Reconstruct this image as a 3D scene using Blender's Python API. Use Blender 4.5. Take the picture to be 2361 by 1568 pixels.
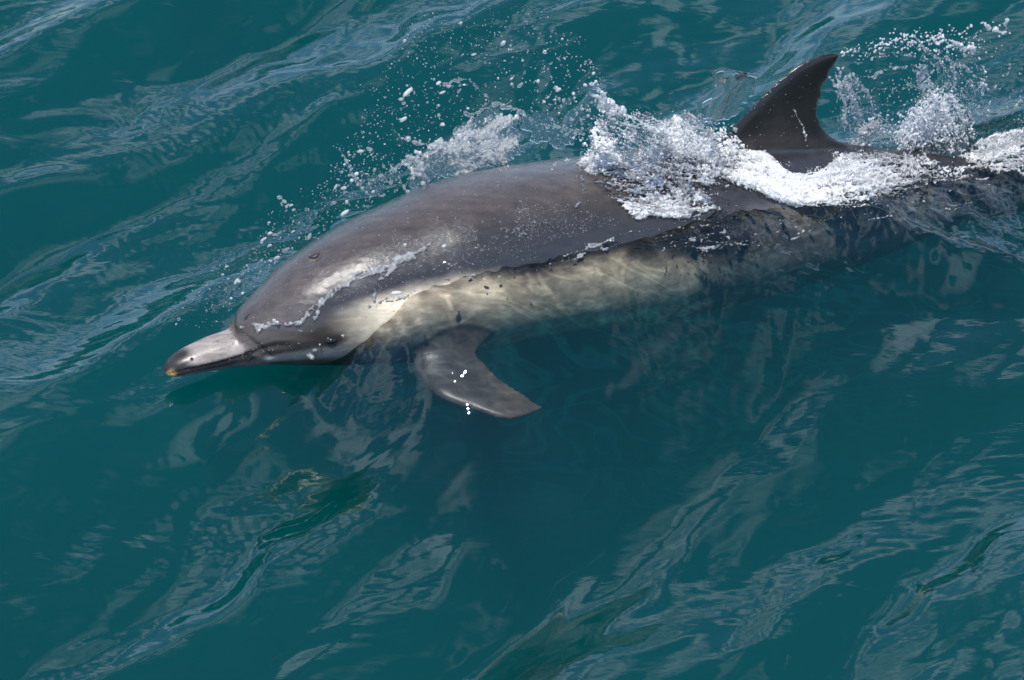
import bpy, bmesh, math, random
import numpy as np
from mathutils import Vector, Matrix
from mathutils.bvhtree import BVHTree
from mathutils.kdtree import KDTree

for o in list(bpy.data.objects):
    bpy.data.objects.remove(o)
SC = bpy.context.scene
COL = SC.collection
R = math.radians
rng = np.random.default_rng(7)
random.seed(7)

# ------------------------------------------------------------------ camera
PITCH = R(38.0)
DIST = 6.0
PPM = 1250.0                     # photograph pixels (2361 wide) per metre at the dolphin
FWD = np.array([0, math.cos(PITCH), -math.sin(PITCH)])
UPV = np.array([0, math.sin(PITCH), math.cos(PITCH)])
CAM = -FWD * DIST
cam_d = bpy.data.cameras.new('camera')
cam_d.sensor_width = 36.0
cam_d.lens = 36.0 * DIST / (2361.0 / PPM)
cam_d.clip_start = 0.1
cam_d.clip_end = 3000.0
cam_d.dof.use_dof = True
cam_d.dof.focus_distance = 5.95
cam_d.dof.aperture_fstop = 11.0
cam = bpy.data.objects.new('camera', cam_d)
COL.objects.link(cam)
cam.location = CAM
cam.rotation_euler = (math.pi / 2 - PITCH, 0, 0)
SC.camera = cam

# ------------------------------------------------------------------ sky, sun, exposure
SUN_DIR = np.array([-0.10, -0.30, 0.94])
SUN_DIR = SUN_DIR / np.linalg.norm(SUN_DIR)
SUN_EL = math.asin(SUN_DIR[2])
SUN_ROT = math.atan2(SUN_DIR[0], SUN_DIR[1])
world = bpy.data.worlds.new('World')
SC.world = world
world.use_nodes = True
wn, wl = world.node_tree.nodes, world.node_tree.links
wn.clear()


def nd(nodes, typ, **kw):
    n = nodes.new(typ)
    for k, v in kw.items():
        if k.startswith('i_'):
            n.inputs[k[2:].replace('_', ' ')].default_value = v
        else:
            setattr(n, k, v)
    return n


w_out = nd(wn, 'ShaderNodeOutputWorld')
w_bg = nd(wn, 'ShaderNodeBackground')
w_bg.inputs['Strength'].default_value = 0.15
w_sky = nd(wn, 'ShaderNodeTexSky', sky_type='NISHITA', sun_disc=False,
           sun_elevation=SUN_EL, sun_rotation=SUN_ROT)
w_sky.air_density = 0.9
w_sky.altitude = 1200.0
w_sky.dust_density = 0.15
w_sky.ozone_density = 8.5
w_tc = nd(wn, 'ShaderNodeTexCoord')
w_sep = nd(wn, 'ShaderNodeSeparateXYZ')
wl.new(w_tc.outputs['Generated'], w_sep.inputs[0])
w_add = nd(wn, 'ShaderNodeMath', operation='ADD')
w_add.inputs[1].default_value = 0.12
wl.new(w_sep.outputs['Z'], w_add.inputs[0])
w_max = nd(wn, 'ShaderNodeMath', operation='MAXIMUM')
w_max.inputs[1].default_value = 0.08
wl.new(w_add.outputs[0], w_max.inputs[0])
w_dx = nd(wn, 'ShaderNodeMath', operation='DIVIDE')
w_dy = nd(wn, 'ShaderNodeMath', operation='DIVIDE')
wl.new(w_sep.outputs['X'], w_dx.inputs[0]); wl.new(w_max.outputs[0], w_dx.inputs[1])
wl.new(w_sep.outputs['Y'], w_dy.inputs[0]); wl.new(w_max.outputs[0], w_dy.inputs[1])
w_cmb = nd(wn, 'ShaderNodeCombineXYZ')
wl.new(w_dx.outputs[0], w_cmb.inputs['X']); wl.new(w_dy.outputs[0], w_cmb.inputs['Y'])
w_noise = nd(wn, 'ShaderNodeTexNoise', i_Scale=2.4, i_Detail=6.0, i_Roughness=0.5, i_Distortion=0.3)
wl.new(w_cmb.outputs[0], w_noise.inputs['Vector'])
w_ramp = nd(wn, 'ShaderNodeValToRGB')
w_ramp.color_ramp.elements[0].position = 0.49
w_ramp.color_ramp.elements[1].position = 0.585
wl.new(w_noise.outputs[0], w_ramp.inputs[0])
w_mix = nd(wn, 'ShaderNodeMix', data_type='RGBA')
w_mix.inputs[7].default_value = (4.9, 6.1, 8.0, 1)
# the clouds lie low; overhead the sky is clear
w_low = nd(wn, 'ShaderNodeMapRange', interpolation_type='SMOOTHSTEP')
w_low.inputs[1].default_value = 0.70; w_low.inputs[2].default_value = 0.92
w_low.inputs[3].default_value = 1.0; w_low.inputs[4].default_value = 0.0
wl.new(w_sep.outputs['Z'], w_low.inputs[0])
w_cov = nd(wn, 'ShaderNodeMath', operation='MULTIPLY')
wl.new(w_ramp.outputs[0], w_cov.inputs[0]); wl.new(w_low.outputs[0], w_cov.inputs[1])
w_hor = nd(wn, 'ShaderNodeMapRange')
w_hor.inputs[1].default_value = 0.0; w_hor.inputs[2].default_value = 0.06
wl.new(w_sep.outputs['Z'], w_hor.inputs[0])
w_cv2 = nd(wn, 'ShaderNodeMath', operation='MULTIPLY')
wl.new(w_cov.outputs[0], w_cv2.inputs[0]); wl.new(w_hor.outputs[0], w_cv2.inputs[1])
wl.new(w_cv2.outputs[0], w_mix.inputs[0])
wl.new(w_sky.outputs[0], w_mix.inputs[6])
wl.new(w_mix.outputs[2], w_bg.inputs['Color'])
wl.new(w_bg.outputs[0], w_out.inputs['Surface'])

sun_d = bpy.data.lights.new('sun', 'SUN')
sun_d.energy = 4.3
sun_d.angle = R(0.53)
sun_d.color = (1.0, 0.965, 0.91)
sun = bpy.data.objects.new('sun', sun_d)
COL.objects.link(sun)
sun.rotation_euler = Vector(SUN_DIR).to_track_quat('Z', 'Y').to_euler()
sun.location = (-3, -1, 6)

SC.view_settings.view_transform = 'Standard'
SC.view_settings.look = 'None'
SC.view_settings.exposure = 0.60
SC.view_settings.gamma = 1.0
SC.view_settings.use_curve_mapping = False
cy = SC.cycles
cy.max_bounces = 14
cy.diffuse_bounces = 2
cy.glossy_bounces = 3
cy.transmission_bounces = 10
cy.transparent_max_bounces = 24
cy.volume_bounces = 1
cy.sample_clamp_indirect = 4.0
cy.caustics_reflective = False
cy.caustics_refractive = False
cy.use_denoising = True
cy.use_adaptive_sampling = False

# ------------------------------------------------------------------ helpers


def unit(v):
    return v / np.linalg.norm(v)


def ray(px, py):
    """direction of the sight line through a photograph pixel (2361 x 1568)"""
    return FWD * DIST + np.array([1.0, 0, 0]) * ((px - 1180.5) / PPM) + UPV * (-(py - 784.0) / PPM)


def on_z(px, py, z=0.0):
    d = ray(px, py)
    return CAM + d * ((z - CAM[2]) / d[2])


PHI = R(26.0)
HDIR = np.array([math.cos(PHI), math.sin(PHI), 0.0])        # towards the tail
NDIR = np.array([math.sin(PHI), -math.cos(PHI), 0.0])       # towards the boat
TIP = on_z(384, 859, 0.065)


def on_side(px, py, off=0.0):
    """point on the upright plane through the dolphin's spine, moved off metres towards the boat"""
    d = ray(px, py)
    p0 = TIP + NDIR * off
    t = np.dot(p0 - CAM, NDIR) / np.dot(d, NDIR)
    return CAM + d * t


def hash2(ix, iy, seed):
    h = (ix.astype(np.int64) * 374761393 + iy.astype(np.int64) * 668265263 + seed * 1442695041) & 0xFFFFFFFF
    h = ((h ^ (h >> 13)) * 1274126177) & 0xFFFFFFFF
    h = (h ^ (h >> 16)) & 0xFFFFFFFF
    return h / 4294967295.0


def vnoise(x, y, seed=0):
    x = np.asarray(x, float); y = np.asarray(y, float)
    ix = np.floor(x); iy = np.floor(y)
    fx = x - ix; fy = y - iy
    fx = fx * fx * fx * (fx * (fx * 6 - 15) + 10)
    fy = fy * fy * fy * (fy * (fy * 6 - 15) + 10)
    a = hash2(ix, iy, seed); b = hash2(ix + 1, iy, seed)
    c = hash2(ix, iy + 1, seed); d = hash2(ix + 1, iy + 1, seed)
    return (a + (b - a) * fx) * (1 - fy) + (c + (d - c) * fx) * fy


def fbm(x, y, seed=0, octv=4):
    s = 0; a = 0.5; t = 0
    for k in range(octv):
        s = s + a * vnoise(x, y, seed + k * 17)
        t += a
        x = x * 2.03 + 5.1; y = y * 2.03 - 3.7; a *= 0.5
    return s / t


def sstep(a, b, x):
    t = np.clip((np.asarray(x, float) - a) / (b - a), 0, 1)
    return t * t * (3 - 2 * t)


def pchip(xk, yk, x):
    """smooth monotone curve through control points"""
    xk = np.asarray(xk, float); yk = np.asarray(yk, float)
    h = np.diff(xk); d = np.diff(yk) / h
    m = np.zeros_like(yk)
    for i in range(1, len(xk) - 1):
        if d[i - 1] * d[i] > 0:
            w1 = 2 * h[i] + h[i - 1]; w2 = h[i] + 2 * h[i - 1]
            m[i] = (w1 + w2) / (w1 / d[i - 1] + w2 / d[i])
    m[0] = d[0]; m[-1] = d[-1]
    x = np.clip(np.asarray(x, float), xk[0], xk[-1])
    i = np.clip(np.searchsorted(xk, x) - 1, 0, len(xk) - 2)
    t = (x - xk[i]) / h[i]
    return ((1 + 2 * t) * (1 - t) ** 2 * yk[i] + t * (1 - t) ** 2 * h[i] * m[i]
            + t * t * (3 - 2 * t) * yk[i + 1] + t * t * (t - 1) * h[i] * m[i + 1])


def mesh_np(name, verts, faces, smooth=True):
    """mesh from numpy arrays; faces (n,3) or (n,4)"""
    me = bpy.data.meshes.new(name)
    verts = np.asarray(verts, np.float32); faces = np.asarray(faces, np.int32)
    k = faces.shape[1]
    me.vertices.add(len(verts)); me.vertices.foreach_set('co', verts.ravel())
    me.loops.add(faces.size); me.loops.foreach_set('vertex_index', faces.ravel())
    me.polygons.add(len(faces))
    me.polygons.foreach_set('loop_start', np.arange(0, faces.size, k, dtype=np.int32))
    me.polygons.foreach_set('loop_total', np.full(len(faces), k, dtype=np.int32))
    me.update(calc_edges=True)
    me.validate()
    if smooth:
        me.polygons.foreach_set('use_smooth', np.ones(len(me.polygons), dtype=bool))
    return me


def link(name, me, mat=None, parent=None, label=None, cat=None, group=None, kind=None):
    o = bpy.data.objects.new(name, me)
    COL.objects.link(o)
    if mat is not None and me is not None and not me.materials:
        me.materials.append(mat)
    if parent is not None:
        o.parent = parent
    if label: o['label'] = label
    if cat: o['category'] = cat
    if group: o['group'] = group
    if kind: o['kind'] = kind
    return o


def set_attr(me, name, arr):
    arr = np.asarray(arr, np.float32)
    if arr.ndim == 1:
        a = me.attributes.new(name, 'FLOAT', 'POINT'); a.data.foreach_set('value', arr)
    else:
        if arr.shape[1] == 3:
            arr = np.concatenate([arr, np.ones((len(arr), 1), np.float32)], 1)
        a = me.attributes.new(name, 'FLOAT_COLOR', 'POINT'); a.data.foreach_set('color', arr.ravel())


def new_mat(name):
    m = bpy.data.materials.new(name)
    m.use_nodes = True
    m.node_tree.nodes.clear()
    return m, m.node_tree.nodes, m.node_tree.links


# ------------------------------------------------------------------ the dolphin's lines
# silhouette pairs (back, belly) read along the body
SECT = [((377, 849), (391, 867)), ((386, 829), (408, 870)), ((420, 803), (443, 863)), ((474, 777), (503, 852)),
        ((533, 754), (566, 847)), ((539, 738), (577, 847)), ((551, 718), (598, 846)), ((572, 692), (632, 844)),
        ((600, 660), (676, 843)), ((640, 614), (737, 841)), ((697, 568), (817, 838)), ((782, 514), (908, 834)),
        ((873, 472), (1002, 828)), ((1000, 419), (1112, 815)), ((1150, 386), (1243, 788)), ((1300, 365), (1385, 765)),
        ((1480, 340), (1560, 735)), ((1650, 322), (1722, 698)), ((1800, 322), (1860, 662)), ((1950, 338), (2000, 610)),
        ((2100, 355), (2140, 550)), ((2250, 378), (2275, 505)), ((2400, 405), (2415, 482)), ((2540, 432), (2550, 486)),
        ((2660, 462), (2667, 500))]
WIDE = [1.0, 1.15, 1.2, 1.15, 1.12, 1.1, 1.08, 1.05, 1.02, 1.0, .98, .97, .96, .96, .96, .96, .95, .93, .9, .86, .8, .72, .62, .55, .5]
cen, rad = [], []
for (tp, bp), k in zip(SECT, WIDE):
    mx, my = (tp[0] + bp[0]) / 2, (tp[1] + bp[1]) / 2
    c = on_side(mx, my)
    dep = np.dot(c - CAM, FWD)
    rv = math.hypot(tp[0] - bp[0], tp[1] - bp[1]) / 2 / PPM * dep / DIST
    b = rv / math.sqrt((k * math.sin(PITCH)) ** 2 + math.cos(PITCH) ** 2)
    cen.append(c); rad.append((b * k, b))
cen = np.array(cen); rad = np.array(rad)
sk = np.concatenate([[0], np.cumsum(np.linalg.norm(np.diff(cen, axis=0), axis=1))])
BODY_L = sk[-1]
NS = 420
ss = BODY_L * (np.linspace(0, 1, NS) ** 1.25)


def spine(s):
    return np.stack([pchip(sk, cen[:, i], s) for i in range(3)], -1)


def radii(s):
    return pchip(sk, rad[:, 0], s), pchip(sk, rad[:, 1], s)


SPC = spine(ss)
SPA, SPB = radii(ss)
tan = np.gradient(SPC, axis=0)
# smooth the tangents so that rings do not cross at the beak crease
ker = np.hanning(41); ker /= ker.sum()
tan = np.stack([np.convolve(np.pad(tan[:, i], 20, mode='edge'), ker, 'valid') for i in range(3)], -1)
tan /= np.linalg.norm(tan, axis=1)[:, None]
SIDE = np.cross(tan, np.array([0, 0, 1.0])); SIDE /= np.linalg.norm(SIDE, axis=1)[:, None]   # towards the boat
UPB = np.cross(SIDE, tan)
UPB *= np.sign(UPB[:, 2:3])
SIDE *= np.sign((SIDE @ NDIR))[:, None]


def ring_pt(i, th, k=1.0):
    """th measured from the back's midline towards the boat side"""
    return SPC[i] + UPB[i] * (SPB[i] * k * math.cos(th)) + SIDE[i] * (SPA[i] * k * math.sin(th))


# ------------------------------------------------------------------ water
# spine seen from above, for the bulge of water the dolphin pushes up
ALONG = (SPC - TIP) @ HDIR
CZ = lambda a: np.interp(a, ALONG, SPC[:, 2])
RA = lambda a: np.interp(a, ALONG, SPA)
RB = lambda a: np.interp(a, ALONG, SPB)
# contact angle of the water on the near flank (degrees from the back), by distance behind the beak tip
A_K = [-.5, .10, .20, .27, .34, .42, .50, .75, .95, 1.10, 1.30, 1.50, 1.75, 2.2, 3]
T_K = [150, 150, 116, 80, 70, 64, 60, 57, 53, 48, 38, 24, 12, 5, 5]


def wave_field(x, y, sp):
    """height of the open sea; sp = local mesh spacing"""
    h = np.zeros_like(x)
    wr = np.random.default_rng(21)
    wx = 0.22 * (fbm(x * 1.6, y * 1.6, 3) - .5)
    wy = 0.22 * (fbm(x * 1.6 + 9, y * 1.6, 4) - .5)
    X = x + wx; Y = y + wy
    base_dir = R(90 + 48)
    comps = []
    for lam, slope, n, spread in ((2.2, .07, 4, .25), (.95, .125, 6, .26), (.48, .155, 9, .27), (.24, .145, 12, .32), (.12, .065, 18, .36), (.06, .035, 20, .45)):
        for k in range(n):
            l = lam * math.exp(wr.normal(0, .22))
            th = base_dir + wr.normal(0, spread)
            comps.append((l, slope / math.sqrt(n) * math.sqrt(2) * .8, th, wr.uniform(0, 2 * math.pi)))
    for l, sl, th, ph in comps:
        k = 2 * math.pi / l
        arg = k * (X * math.cos(th) + Y * math.sin(th)) + ph
        wgt = np.clip(l / (3.0 * sp) - .7, 0, 1)
        a = sl / k
        h += wgt * a * (np.sin(arg) + .18 * np.cos(2 * arg))
    # capillary ripples come in patches
    patch = sstep(.50, .72, fbm(x * 2.1 + 3, y * 2.1 - 8, 40, 3))
    patch2 = sstep(.52, .74, fbm(x * 1.7 - 13, y * 1.7 + 4, 60, 3))
    wgt = np.clip(.03 / (3.0 * sp) - .7, 0, 1)
    for k in range(5):
        l = .034 * math.exp(wr.normal(0, .18)); th = R(100) + wr.normal(0, .16); kk = 2 * math.pi / l
        h += wgt * patch * (.020 / kk) * np.sin(kk * (X * math.cos(th) + Y * math.sin(th)) + wr.uniform(0, 6.3))
    for k in range(5):
        l = .026 * math.exp(wr.normal(0, .18)); th = R(20) + wr.normal(0, .2); kk = 2 * math.pi / l
        h += wgt * patch2 * (.018 / kk) * np.sin(kk * (X * math.cos(th) + Y * math.sin(th)) + wr.uniform(0, 6.3))
    return h


def fine_ripples(x, y, sp):
    h = np.zeros_like(x); wr = np.random.default_rng(77)
    wgt = np.clip(.045 / (3.0 * sp) - .7, 0, 1)
    X = x + .05 * (fbm(x * 5, y * 5, 91, 2) - .5); Y = y + .05 * (fbm(x * 5 + 7, y * 5, 92, 2) - .5)
    for k in range(16):
        l_ = .034 * math.exp(wr.normal(0, .30)); th = R(138) + wr.normal(0, .8); kk = 2 * math.pi / l_
        h += wgt * (.020 / kk) * np.sin(kk * (X * math.cos(th) + Y * math.sin(th)) + wr.uniform(0, 6.3))
    return h


def bulge(x, y):
    """water heaped against the dolphin, and its weight"""
    a = (x - TIP[0]) * HDIR[0] + (y - TIP[1]) * HDIR[1]
    d = (x - TIP[0]) * NDIR[0] + (y - TIP[1]) * NDIR[1]
    thc = np.radians(pchip(A_K, T_K, a))
    zc = CZ(a) + RB(a) * np.cos(thc)
    d0 = RA(a) * np.sin(thc)
    on = sstep(.12, .44, a) * (1 - sstep(1.75, 2.3, a))
    wid = (.29 + .05 * np.exp(-((a - .85) / .5) ** 2)) * (.5 + .5 * sstep(.15, .6, a))
    d = d + .035 * (fbm(a * 13, d * 9, 77, 3) - .5) * np.exp(-(np.clip(d - d0 - .02, 0, None) / .03) ** 2)
    t = np.clip((d - d0) / wid, 0, None)
    near = np.exp(-t ** 1.6)
    far = np.exp(-(np.clip(-d - .04, 0, None) / .10) ** 2)
    hn = np.clip(zc, .0, None) * on
    hf = (.02 + .03 * sstep(.3, .8, a)) * on
    w = np.where(d > 0, near, far)
    h = np.where(d > 0.0, hn, hf + (hn - hf) * sstep(-.05, 0.0, d))
    lump = (fbm(a * 26, d * 34, 78, 4) - .5) * .024 * np.exp(-(np.clip(d - d0, 0, None) / .035) ** 2) * np.where(d > -.02, 1, 0) * on
    rear = (fbm(a * 14, d * 20, 79, 4) - .5) * .045 * sstep(.90, 1.1, a) * (1 - sstep(1.9, 2.2, a)) * sstep(.0, .06, d) * np.exp(-(np.clip(d - .10, 0, None) / .14) ** 2)
    return h * w + lump + rear, w * on


RIDGE = np.array([on_z(px, py, .0)[:2] for px, py in ((1900, 555), (1990, 588), (2080, 618), (2180, 632), (2280, 630), (2400, 645), (2560, 640))])


def ridge(x, y):
    h = np.zeros_like(x)
    m = (x > .3) & (x < 1.6) & (y > -.4) & (y < .9)
    if not m.any(): return h
    px_, py_ = x[m], y[m]
    best = np.full(px_.shape, 9.0); sgn = np.zeros(px_.shape); al = np.zeros(px_.shape)
    for k in range(len(RIDGE) - 1):
        a_, b_ = RIDGE[k], RIDGE[k + 1]; e_ = b_ - a_; L2 = e_ @ e_
        t_ = np.clip(((px_ - a_[0]) * e_[0] + (py_ - a_[1]) * e_[1]) / L2, 0, 1)
        dx, dy = px_ - a_[0] - t_ * e_[0], py_ - a_[1] - t_ * e_[1]
        dd = np.hypot(dx, dy); mm = dd < best
        best = np.where(mm, dd, best); sgn = np.where(mm, np.sign(e_[0] * dy - e_[1] * dx), sgn); al = np.where(mm, k + t_, al)
    w_ = np.where(sgn > 0, .05, .085)
    h[m] = .050 * np.exp(-(best / w_) ** 2) * sstep(0, 1.0, al) * (1 + .5 * (fbm(px_ * 14, py_ * 14, 88, 2) - .5)) \
        + .010 * (fbm(px_ * 22, py_ * 34, 89, 4) - .5) * np.exp(-(best / .22) ** 2) * (sgn > 0)
    return h


def axis(lo, hi, step, far, g=1.13):
    m = list(np.arange(lo, hi + step / 2, step))
    s = step; v = m[-1]; up = []
    while v < far:
        s *= g; v += s; up.append(v)
    s = step; v = m[0]; dn = []
    while v > -far:
        s *= g; v -= s; dn.append(v)
    return np.array(dn[::-1] + m + up)


gx = axis(-1.12, 1.16, .0042, 600)
gy = axis(-1.10, 1.24, .0042, 600)
GX, GY = np.meshgrid(gx, gy)
spx = np.gradient(gx); spy = np.gradient(gy)
SP = np.maximum(spx[None, :], spy[:, None])
HB, WB = bulge(GX, GY)
HW = wave_field(GX, GY, SP)
HZ = HW * (1 - .92 * WB ** .75) + HB + ridge(GX, GY) + fine_ripples(GX, GY, SP) * WB


def water_h(x, y):
    x = np.atleast_1d(np.asarray(x, float)); y = np.atleast_1d(np.asarray(y, float))
    hb, wb = bulge(x, y)
    return wave_field(x, y, np.full_like(x, .004)) * (1 - .92 * wb ** .75) + hb + ridge(x, y)


ny, nx = GX.shape
vt = np.stack([GX.ravel(), GY.ravel(), HZ.ravel()], 1)
idx = np.arange(ny * nx).reshape(ny, nx)
q = np.stack([idx[:-1, :-1], idx[:-1, 1:], idx[1:, 1:], idx[1:, :-1]], -1).reshape(-1, 4)
# skirt and bed close the body of water
BED = -5.0
bnd = np.concatenate([idx[0, :-1], idx[:-1, -1], idx[-1, :0:-1], idx[:0:-1, 0]])
nb = len(bnd)
low = vt[bnd].copy(); low[:, 2] = BED
base_i = len(vt)
vt = np.concatenate([vt, low, [[0, 0, BED]]])
ctr = len(vt) - 1
j = np.arange(nb); jn = (j + 1) % nb
skirt = np.stack([bnd[j], base_i + j, base_i + jn, bnd[jn]], 1)
bedf = []
for a in range(0, nb, 2):
    bedf.append((base_i + (a + 2) % nb, base_i + (a + 1) % nb, base_i + a, ctr))
q = np.concatenate([q, skirt, np.array(bedf)])
water_me = mesh_np('water', vt, q)
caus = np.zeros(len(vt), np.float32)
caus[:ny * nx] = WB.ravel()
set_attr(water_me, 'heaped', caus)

m_water, n, l = new_mat('sea_water')
out = nd(n, 'ShaderNodeOutputMaterial')
geo = nd(n, 'ShaderNodeNewGeometry')
tc = nd(n, 'ShaderNodeTexCoord')
mp = nd(n, 'ShaderNodeMapping')
mp.inputs['Rotation'].default_value = (0, 0, R(-48))
mp.inputs['Scale'].default_value = (20, 72, 40)
l.new(tc.outputs['Object'], mp.inputs[0])
nz = nd(n, 'ShaderNodeTexNoise', i_Scale=1.0, i_Detail=2.0, i_Roughness=0.5)
l.new(mp.outputs[0], nz.inputs['Vector'])
bp = nd(n, 'ShaderNodeBump', i_Strength=0.10, i_Distance=0.004)
l.new(nz.outputs[0], bp.inputs['Height'])
fr = nd(n, 'ShaderNodeFresnel', i_IOR=1.58)
l.new(bp.outputs[0], fr.inputs['Normal'])
gl = nd(n, 'ShaderNodeBsdfGlossy', i_Roughness=0.01)
l.new(bp.outputs[0], gl.inputs['Normal'])
tr = nd(n, 'ShaderNodeBsdfTransparent')
mx = nd(n, 'ShaderNodeMixShader')
l.new(fr.outputs[0], mx.inputs[0]); l.new(tr.outputs[0], mx.inputs[1]); l.new(gl.outputs[0], mx.inputs[2])
l.new(mx.outputs[0], out.inputs['Surface'])
# caustics painted as noise lines in the transparency colour of the heaped water
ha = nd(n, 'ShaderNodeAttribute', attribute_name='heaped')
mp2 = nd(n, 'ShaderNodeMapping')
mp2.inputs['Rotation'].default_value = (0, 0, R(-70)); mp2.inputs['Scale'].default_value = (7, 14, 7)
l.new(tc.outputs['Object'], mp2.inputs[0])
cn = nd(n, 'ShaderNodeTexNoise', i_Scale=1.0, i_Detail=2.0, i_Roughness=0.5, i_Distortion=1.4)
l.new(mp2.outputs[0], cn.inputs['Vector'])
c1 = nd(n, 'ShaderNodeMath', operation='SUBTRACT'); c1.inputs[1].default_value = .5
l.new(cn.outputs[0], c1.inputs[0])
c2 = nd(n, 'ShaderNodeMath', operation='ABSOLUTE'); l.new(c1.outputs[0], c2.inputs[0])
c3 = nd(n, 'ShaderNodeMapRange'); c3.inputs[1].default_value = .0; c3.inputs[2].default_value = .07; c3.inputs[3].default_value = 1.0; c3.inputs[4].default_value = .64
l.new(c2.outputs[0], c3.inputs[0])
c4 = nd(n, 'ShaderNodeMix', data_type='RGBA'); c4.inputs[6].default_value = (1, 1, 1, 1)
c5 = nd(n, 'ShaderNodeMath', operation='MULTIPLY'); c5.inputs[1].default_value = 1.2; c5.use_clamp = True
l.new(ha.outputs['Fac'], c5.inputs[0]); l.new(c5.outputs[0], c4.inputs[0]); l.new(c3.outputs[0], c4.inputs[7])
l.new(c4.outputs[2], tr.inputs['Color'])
vs = nd(n, 'ShaderNodeVolumeScatter', i_Density=1.0)
vs.inputs['Color'].default_value = (0.0, 0.250, 0.250, 1)
vs.inputs['Anisotropy'].default_value = 0.0
va = nd(n, 'ShaderNodeVolumeAbsorption', i_Density=1.6)
va.inputs['Color'].default_value = (0.0, 0.40, 0.44, 1)
vadd = nd(n, 'ShaderNodeAddShader')
l.new(vs.outputs[0], vadd.inputs[0]); l.new(va.outputs[0], vadd.inputs[1])
l.new(vadd.outputs[0], out.inputs['Volume'])
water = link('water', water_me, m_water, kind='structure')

# ------------------------------------------------------------------ dolphin body
NT = 112
tht = np.linspace(0, 2 * math.pi, NT, endpoint=False)
ct, st = np.cos(tht), np.sin(tht)
rings = SPC[:, None, :] + UPB[:, None, :] * (SPB[:, None] * ct[None])[:, :, None] \
    + SIDE[:, None, :] * (SPA[:, None] * st[None])[:, :, None]
bv = rings.reshape(-1, 3)
ii = np.arange(NS * NT).reshape(NS, NT)
bf = np.stack([ii[:-1], np.roll(ii, -1, 1)[:-1], np.roll(ii, -1, 1)[1:], ii[1:]], -1).reshape(-1, 4)
bm = bmesh.new()
bvs = [bm.verts.new(v) for v in bv]
for f in bf:
    bm.faces.new([bvs[k] for k in f])
tipv = bm.verts.new(SPC[0] - tan[0] * SPB[0] * .6)
for k in range(NT):
    bm.faces.new((bvs[(k + 1) % NT], bvs[k], tipv))
endv = bm.verts.new(SPC[-1] + tan[-1] * .03)
L0 = (NS - 1) * NT
for k in range(NT):
    bm.faces.new((bvs[L0 + k], bvs[L0 + (k + 1) % NT], endv))


def fin_shell(outline_a, outline_b, nrm, thick, n=40, m=16, flare=1.5, nl=None):
    """closed blade between a leading edge and a trailing edge polyline (root to tip), lens section"""
    la = np.array(outline_a); lb = np.array(outline_b)
    ua = np.concatenate([[0], np.cumsum(np.linalg.norm(np.diff(la, axis=0), axis=1))]); ua /= ua[-1]
    ub = np.concatenate([[0], np.cumsum(np.linalg.norm(np.diff(lb, axis=0), axis=1))]); ub /= ub[-1]
    vs_, top = [], []
    for k in range(n):
        u = k / (n - 1)
        A = np.array([pchip(ua, la[:, c], u) for c in range(3)])
        B = np.array([pchip(ub, lb[:, c], u) for c in range(3)])
        ch = np.linalg.norm(B - A)
        N = nrm if nl is None else unit(nrm * (1 - u) + nl * u)
        th = thick * (1 - .72 * u) * (1 + flare * max(0, 1 - u / .22) ** 2)
        th = max(min(th, ch * .6), .009)
        row = []
        for j in range(2 * m):
            if j <= m:
                w = j / m; sg = 1
            else:
                w = (2 * m - j) / m; sg = -1
            prof = (2.6 * math.sqrt(max(w, 0)) * (1 - w) + .10 * math.sin(math.pi * w) + .22 * w * (1 - w) ** .25)
            row.append(bm.verts.new(A + (B - A) * w + N * (sg * th * .5 * (prof if 0 < j != m else .06 * sg))))
        vs_.append(row)
    for k in range(n - 1):
        for j in range(2 * m):
            j2 = (j + 1) % (2 * m)
            bm.faces.new((vs_[k][j], vs_[k][j2], vs_[k + 1][j2], vs_[k + 1][j]))
    bm.faces.new(vs_[0][::-1]); bm.faces.new(vs_[-1])
    return [np.array(v.co) for row in vs_ for v in row]


# dorsal fin, in the upright plane of the spine
lead = [on_side(*p) for p in ((1600, 372), (1660, 325), (1690, 290), (1740, 238), (1790, 190), (1840, 150), (1890, 127), (1922, 121), (1934, 123))]
trail = [on_side(*p) for p in ((2010, 400), (1960, 338), (1915, 312), (1893, 285), (1886, 250), (1891, 228), (1896, 222), (1894, 208), (1903, 190), (1910, 184), (1911, 170), (1924, 150), (1927, 144), (1935, 127))]
fin_shell(lead, trail, NDIR, .034, n=60)


# near flipper: root low on the flank, blade spread out and back just under the water
def flip_pts(pts, zs):
    return [on_z(px, py, z) for (px, py), z in zip(pts, zs)]


fl_lead = flip_pts([(985, 775), (950, 826), (972, 872), (1012, 918), (1080, 943), (1165, 967), (1235, 950), (1252, 941)],
                   [.062, .044, .030, .018, .008, -.003, -.008, -.008])
fl_trail = flip_pts([(1130, 775), (1100, 815), (1122, 838), (1150, 868), (1185, 893), (1215, 912), (1240, 932), (1254, 938)],
                    [.062, .044, .031, .020, .010, .002, -.006, -.008])
FL_V = fin_shell(fl_lead, fl_trail, unit(np.array([.15, -.45, .9])), .032, n=50, flare=2.2, nl=unit(np.array([.1, -.35, .95])))
# far flipper mirrored about the spine plane
mir = lambda p: p - 2 * np.dot(p - TIP, NDIR) * NDIR - np.array([0, 0, .05])
FL_V += fin_shell([mir(p) for p in fl_lead], [mir(p) for p in fl_trail], unit(np.array([-.1, .45, .9])), .030, n=40)
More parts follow.
